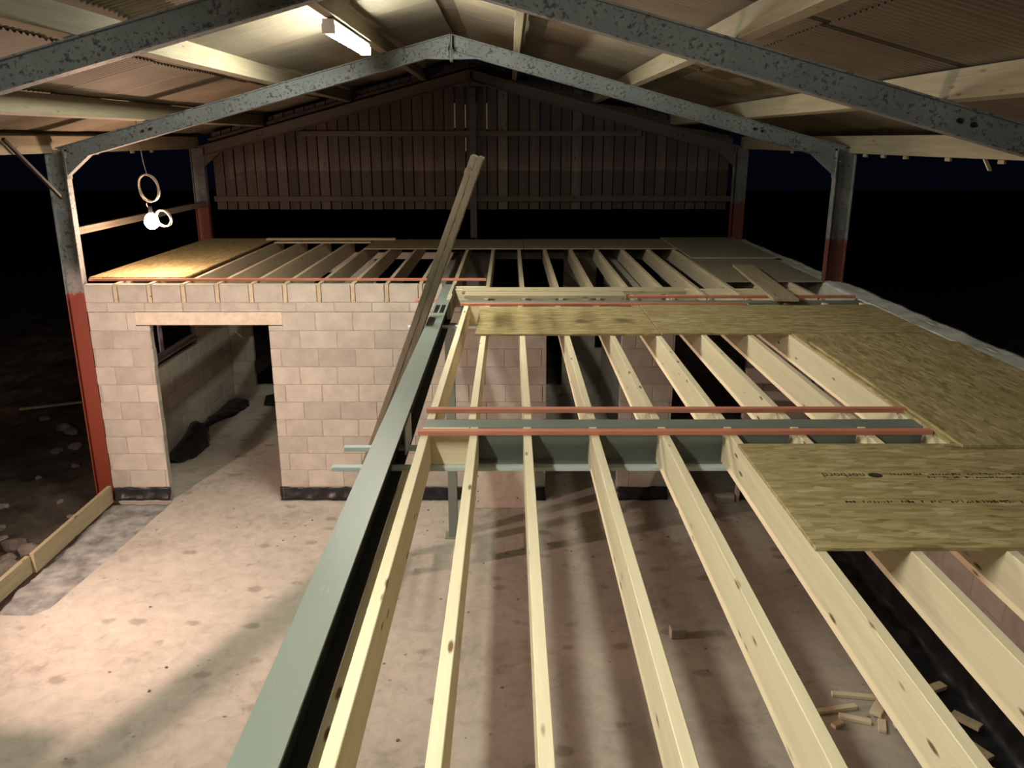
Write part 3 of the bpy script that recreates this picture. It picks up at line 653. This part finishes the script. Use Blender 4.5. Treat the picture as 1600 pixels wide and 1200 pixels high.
# ================================================================== LIGHTS THE PLACE HAS
def tube_light(y0, y1, label, mat='tube', group='tube lights under the ridge purlin'):
    xc = -1.415; zt = roof_z(-1.36) - 0.026
    t = empty('tube_light', (xc, (y0 + y1) / 2, zt - 0.09)); tag(t, label, 'lamp', group)
    body = box('body', xc - 0.045, xc + 0.045, y0, y1, zt - 0.035, zt + 0.0, 'white', t)
    bm = bmesh.new(); pr = [(-0.05, 0.0), (-0.05, -0.045), (-0.03, -0.072), (0.03, -0.072), (0.05, -0.045), (0.05, 0.0)]
    add_sweep(bm, (0, y0 + 0.03 - (y0 + y1) / 2, 0.055), (0, y1 - 0.03 - (y0 + y1) / 2, 0.055), (0, 0, 1), pr); link('diffuser', bm_mesh(bm), mat, t)
    for (a, b_) in ((y0, y0 + 0.028), (y1 - 0.028, y1)): box('end_cap', xc - 0.052, xc + 0.052, a, b_, zt - 0.11, zt - 0.034, 'white', t); sub('end_cap', body)
    for y in (y0 + 0.3, y1 - 0.3): box('bracket', xc - 0.02, xc + 0.02, y - 0.015, y + 0.015, zt, zt + 0.004, 'white', t)
tube_light(7.00, 8.78, 'lit tube light under the purlin left of the ridge')
tube_light(1.1, 2.88, 'tube light in the bay above the camera, out of view', 'tube_dim')
# hanging bulb with coils of cable
pb = empty('hanging_bulb', (-4.42, 10.4, 3.41)); tag(pb, 'bare lit bulb hanging on coiled cable at left', 'lamp')
bm = bmesh.new(); bmesh.ops.create_uvsphere(bm, u_segments=20, v_segments=14, radius=0.085)
for v in bm.verts:
    if v.co.z > 0: v.co.z *= 1.35
link('bulb', bm_mesh(bm, smooth=True), 'bulb', pb)
bm = bmesh.new(); bmesh.ops.create_cone(bm, cap_ends=True, segments=16, radius1=0.028, radius2=0.022, depth=0.08); link('holder', bm_mesh(bm), 'dark', pb, (0, 0, 0.155))
tube('cable', [(-4.42, 10.4, 3.56), (-4.46, 10.4, 3.63), (-4.43, 10.4, 3.68)], 0.006, 'cable', pb); tube('cable', [(-4.41, 10.4, 3.98), (-4.44, 10.4, 4.15), (-4.47, 10.4, roof_z(-4.47) + 0.19)], 0.005, 'cable', pb)
def coil(cx, cy, cz, rx, rz, turns, tilt, seed):
    pts = []; r = random.Random(seed); N = 28 * turns
    for i in range(N):
        a = 2 * math.pi * i / 28; jr = 1 + 0.035 * math.sin(i * 0.37 + seed) + 0.02 * math.sin(i * 0.11); x = rx * jr * math.cos(a); z = rz * jr * math.sin(a)
        pts.append((cx + x + z * tilt, cy + 0.03 * math.sin(i * 0.19) + 0.004 * (i / 28), cz + z))
    return pts
tube('cable_coil', coil(-4.41, 10.4, 3.825, 0.125, 0.16, 4, -0.1, 1), 0.008, 'cable', pb, n=6)
tube('cable_coil', coil(-4.31, 10.5, 3.45, 0.095, 0.10, 4, -0.15, 2), 0.008, 'cable', pb, n=6)
# halogen work lamp on the near left post (outside the picture on the left)
wlamp = empty('work_lamp', tuple(LAMP)); tag(wlamp, 'halogen work lamp fixed by the near left post, out of view', 'lamp')
AIM = Vector((1.0, 0.6, 0.12)).normalized()
q = AIM.to_track_quat('-Z', 'Y').to_euler()
bm = bmesh.new(); bmesh.ops.create_cube(bm, size=1)
for v in bm.verts: v.co = Vector((v.co.x * 0.24, v.co.y * 0.18, v.co.z * 0.09 + 0.075))
link('housing', bm_mesh(bm), 'dark', wlamp, (0, 0, 0), q)
box('arm', LAMP.x - 0.02, LAMP.x + 0.02, LAMP.y - 0.30, LAMP.y - 0.03, LAMP.z - 0.14, LAMP.z - 0.11, 'dark', wlamp)
sp = bpy.data.lights.new('halogen', 'SPOT'); sp.energy = FLOOD; sp.color = WARM_COL; sp.spot_size = math.radians(170); sp.spot_blend = 1.0; sp.shadow_soft_size = 0.012
so = bpy.data.objects.new('halogen', sp); COL.objects.link(so); so.parent = wlamp; so.location = AIM * 0.035; so.rotation_euler = q
# bar and plates added to shade the lamp off floor and gable
sweep('added_shadow_bar', LAMP + Vector((0.30, -0.106, -0.222)), LAMP + Vector((0.475, 0.288, -0.222)), (0, 0, 1), rect(0.048, 0.008), 'dark', wlamp)
box('added_light_flap', LAMP.x + 0.016, LAMP.x + 0.197, LAMP.y - 0.20, LAMP.y - 0.016, LAMP.z - 0.152, LAMP.z - 0.148, 'dark', wlamp)
box('added_light_flap', LAMP.x - 0.05, LAMP.x + 0.40, LAMP.y + 0.10, LAMP.y + 0.35, LAMP.z + 0.085, LAMP.z + 0.089, 'dark', wlamp)
sweep('arm', LAMP + Vector((0.02, -0.15, -0.15)), LAMP + Vector((0.32, -0.08, -0.222)), (0, 0, 1), rect(0.012, 0.012), 'dark', wlamp)  # holds the added bar to the lamp

# ================================================================== SMALL THINGS ON THE FLOOR
pl = empty('plywood_offcut', (-0.10, 9.52, 0)); tag(pl, 'pale sheet offcut leaning against the block wall beyond the column', 'sheet')
bm = bmesh.new(); add_sweep(bm, (0, -0.075, 0.0), (0, 0.07, 0.50), (0, -1, 0.2), rect(0.64, 0.016)); link('sheet', bm_mesh(bm), 'ply', pl)
for k, (x, z) in enumerate(((-0.29, 0.08), (-0.295, 0.2), (-0.29, 0.38), (0.2, 0.12))):
    bm = bmesh.new(); bmesh.ops.create_cone(bm, cap_ends=True, segments=8, radius1=0.008, radius2=0.008, depth=0.004); link('nail_hole', bm_mesh(bm), 'dark', pl, (x, -0.075 + 0.29 * z - 0.009, z), (math.pi / 2 - 0.28, 0, 0))
def loose_block(x, y, rz, s, label, mat='block', z=0):
    o = link('loose_block', box_me(s[0], s[1], s[2], 0.006, (-s[0] / 2, -s[1] / 2, 0), mat), mat, None, (x, y, z), (0, 0, rz)); return tag(o, label, 'block', 'loose blocks on the slab')
loose_block(1.545, 6.66, 0.05, (0.14, 0.10, 0.10), 'small broken block lying on the slab between near joists', 'block')
loose_block(2.71, 9.60, 0.1, (0.23, 0.10, 0.10), 'half block lying in the right hand door opening')
prop = box('timber_prop', 2.86, 2.90, 9.60, 9.66, 0, 0.22, 'kerb'); tag(prop, 'short upright timber stub beside the half block in the doorway', 'timber')
chip_me = [rnd_stone(0.035, i, 0.5, 1) for i in range(6)]
r = random.Random(5)
for i in range(36):
    x = r.uniform(-3.6, 3.2); y = r.uniform(4.6, 9.3)
    if i < 10: x, y = -0.9 + r.uniform(-.35, .5), 8.95 + r.uniform(-.4, .45)
    o = link('rubble_chip', chip_me[i % 6], 'stone', None, (x, y, 0), (0, 0, r.uniform(0, 6))); s = r.uniform(0.2, 0.5); o.scale = (s, s, s)
    tag(o, 'small dark chip of rubble scattered on the slab', 'chip', 'chips on the slab')
off = [(2.62, 5.62, 0.35, 0.05, 0.2), (2.86, 5.78, 0.42, 0.05, -0.15), (2.72, 5.50, 0.24, 0.05, -0.35), (2.95, 5.60, 0.22, 0.09, 0.9), (2.90, 5.42, 0.14, 0.06, 1.2), (2.56, 5.44, 0.10, 0.05, 0.5), (3.13, 5.68, 0.2, 0.06, -0.7), (3.08, 5.42, 0.18, 0.05, 0.1)]
for i, (x, y, l, w_, a) in enumerate(off):
    o = link('timber_offcut', box_me(l, w_, 0.03, 0.003, (-l / 2, -w_ / 2, 0), 'joist_x'), 'joist_x', None, (x, y, 0.002 + (0.03 if i in (3,) else 0)), (0, 0, a)); tag(o, 'sawn pine offcut in the heap on the slab, ' + ['longest front piece', 'rear slanting piece', 'leftmost low piece', 'piece lying on top', 'stubby front piece', 'smallest piece', 'right hand rear piece', 'right hand front piece'][i], 'offcut', 'pine offcuts in a heap')
for i, (x, y, l, a) in enumerate(((3.50, 5.82, 0.2, 0.4), (3.55, 5.42, 0.22, -0.9), (3.46, 5.10, 0.22, -1.1), (3.40, 4.85, 0.18, 0.2))):
    o = link('timber_offcut', box_me(l, 0.08, 0.035, 0.003, (-l / 2, -.04, 0), 'kerb'), 'kerb', None, (x, y, 0.045), (0, 0, a)); tag(o, 'grey offcut on the black sheeting by the right wall, %s from the back' % ordinal(i), 'offcut', 'offcuts on the black sheeting')
dp = crumple('polythene_sheet', lambda u, v: (3.28 + 0.44 * min(1, v * 1.6) , 1.5 + 7.8 * u, 0.006 + max(0, v - 0.62) * 1.1), 150, 16, 0.05, 3.2, 'poly', None, 12, 0.003, (3.5, 5.0, 0), (0, 3.728)); tag(dp, 'crumpled black polythene along the foot of the right wall', 'sheeting')
dh = crumple('polythene_sheet', lambda u, v: (-4.91 + (0.30 + 0.12 * math.sin(u * 9)) * v, 10.9 + 2.9 * u, 0.01 + 0.30 * math.sin(math.pi * min(1, v * 1.02)) * (0.15 + 0.85 * math.exp(-((u - 0.3) / 0.16) ** 2))), 70, 16, 0.07, 2.6, 'poly', None, 3, 0.003, (-4.6, 11.5, 0), (-4.905, -3)); tag(dh, 'heap of black polythene seen through the doorway', 'sheeting')
dh2 = crumple('polythene_sheet', lambda u, v: (-4.2 + 1.7 * u, 13.55 + 0.5 * v, 0.01 + 0.10 * math.sin(math.pi * v)), 30, 10, 0.06, 3.0, 'poly', None, 8, 0.003, (-3.4, 13.8, 0)); tag(dh2, 'black polythene roll along the far wall beyond the doorway', 'sheeting')
ms = crumple('membrane_strip', lambda u, v: (-5.02 + (0.52 + 0.22 * v) * u, 7.02 + 2.64 * v, -0.055), 26, 70, 0.035, 4.5, 'sheet', None, 5, 0.004, (-4.7, 8.3, 0)); tag(ms, 'dusty grey membrane between the kerb boards and the slab edge', 'membrane')
k1 = sweep_top('kerb_board', (-5.055, 7.90, 0.085), (-5.045, 9.66, 0.095), (0, 0, 1), rect(0.045, 0.225), 'kerb'); tag(k1, 'pale kerb board ending at the red steel post', 'board', 'kerb boards')
k2 = sweep_top('kerb_board', (-5.115, 6.1, 0.06), (-5.095, 7.89, 0.075), (0, 0, 1), rect(0.05, 0.20), 'kerb'); tag(k2, 'kerb board at the left picture edge, nearer the camera', 'board', 'kerb boards')
gp = sweep_top('plank', (-8.45, 13.6, -0.07), (-7.5, 14.0, -0.06), (0, 0, 1), rect(0.06, 0.03), 'kerb'); tag(gp, 'thin pale lath lying on the mud', 'plank')
st = [rnd_stone(0.1, i + 20, 0.6, 2) for i in range(6)]
spots = [(-5.71, 8.61, 1.3), (-5.48, 8.53, 1.1), (-5.50, 8.12, 1.5), (-5.62, 8.35, 0.9), (-5.36, 8.75, .7), (-6.54, 10.68, .5), (-6.88, 11.8, .9), (-7.08, 12.6, 1.1), (-7.87, 13.3, .9), (-6.54, 9.84, .7), (-7.29, 12.83, 1.2), (-6.76, 12.08, 1.0), (-5.6, 7.8, 1.2), (-5.45, 7.55, 1.0), (-6.2, 9.2, .6), (-5.9, 10.0, .5), (-6.0, 8.9, .6), (-7.6, 11.4, 1.0), (-8.2, 12.0, .9), (-5.35, 9.1, .7), (-5.5, 9.5, .5), (-6.3, 11.2, .6), (-5.75, 8.05, 1.0), (-5.3, 7.9, .8)]
for i, (x, y, s) in enumerate(spots):
    z = -0.16 + 0.10 * mnoise.fractal(Vector((x * 0.8, y * 0.8, 3)), 1.0, 2.0, 4) + 0.05 * mnoise.noise(Vector((x * 4, y * 4, 1)))
    o = link('stone', st[i % 6], 'stone', None, (x, y, z - 0.012), (0, 0, i * 1.3)); o.scale = (s, s, s); tag(o, 'rough stone lying on the mud left of the kerb boards', 'stone', 'stones on the mud')
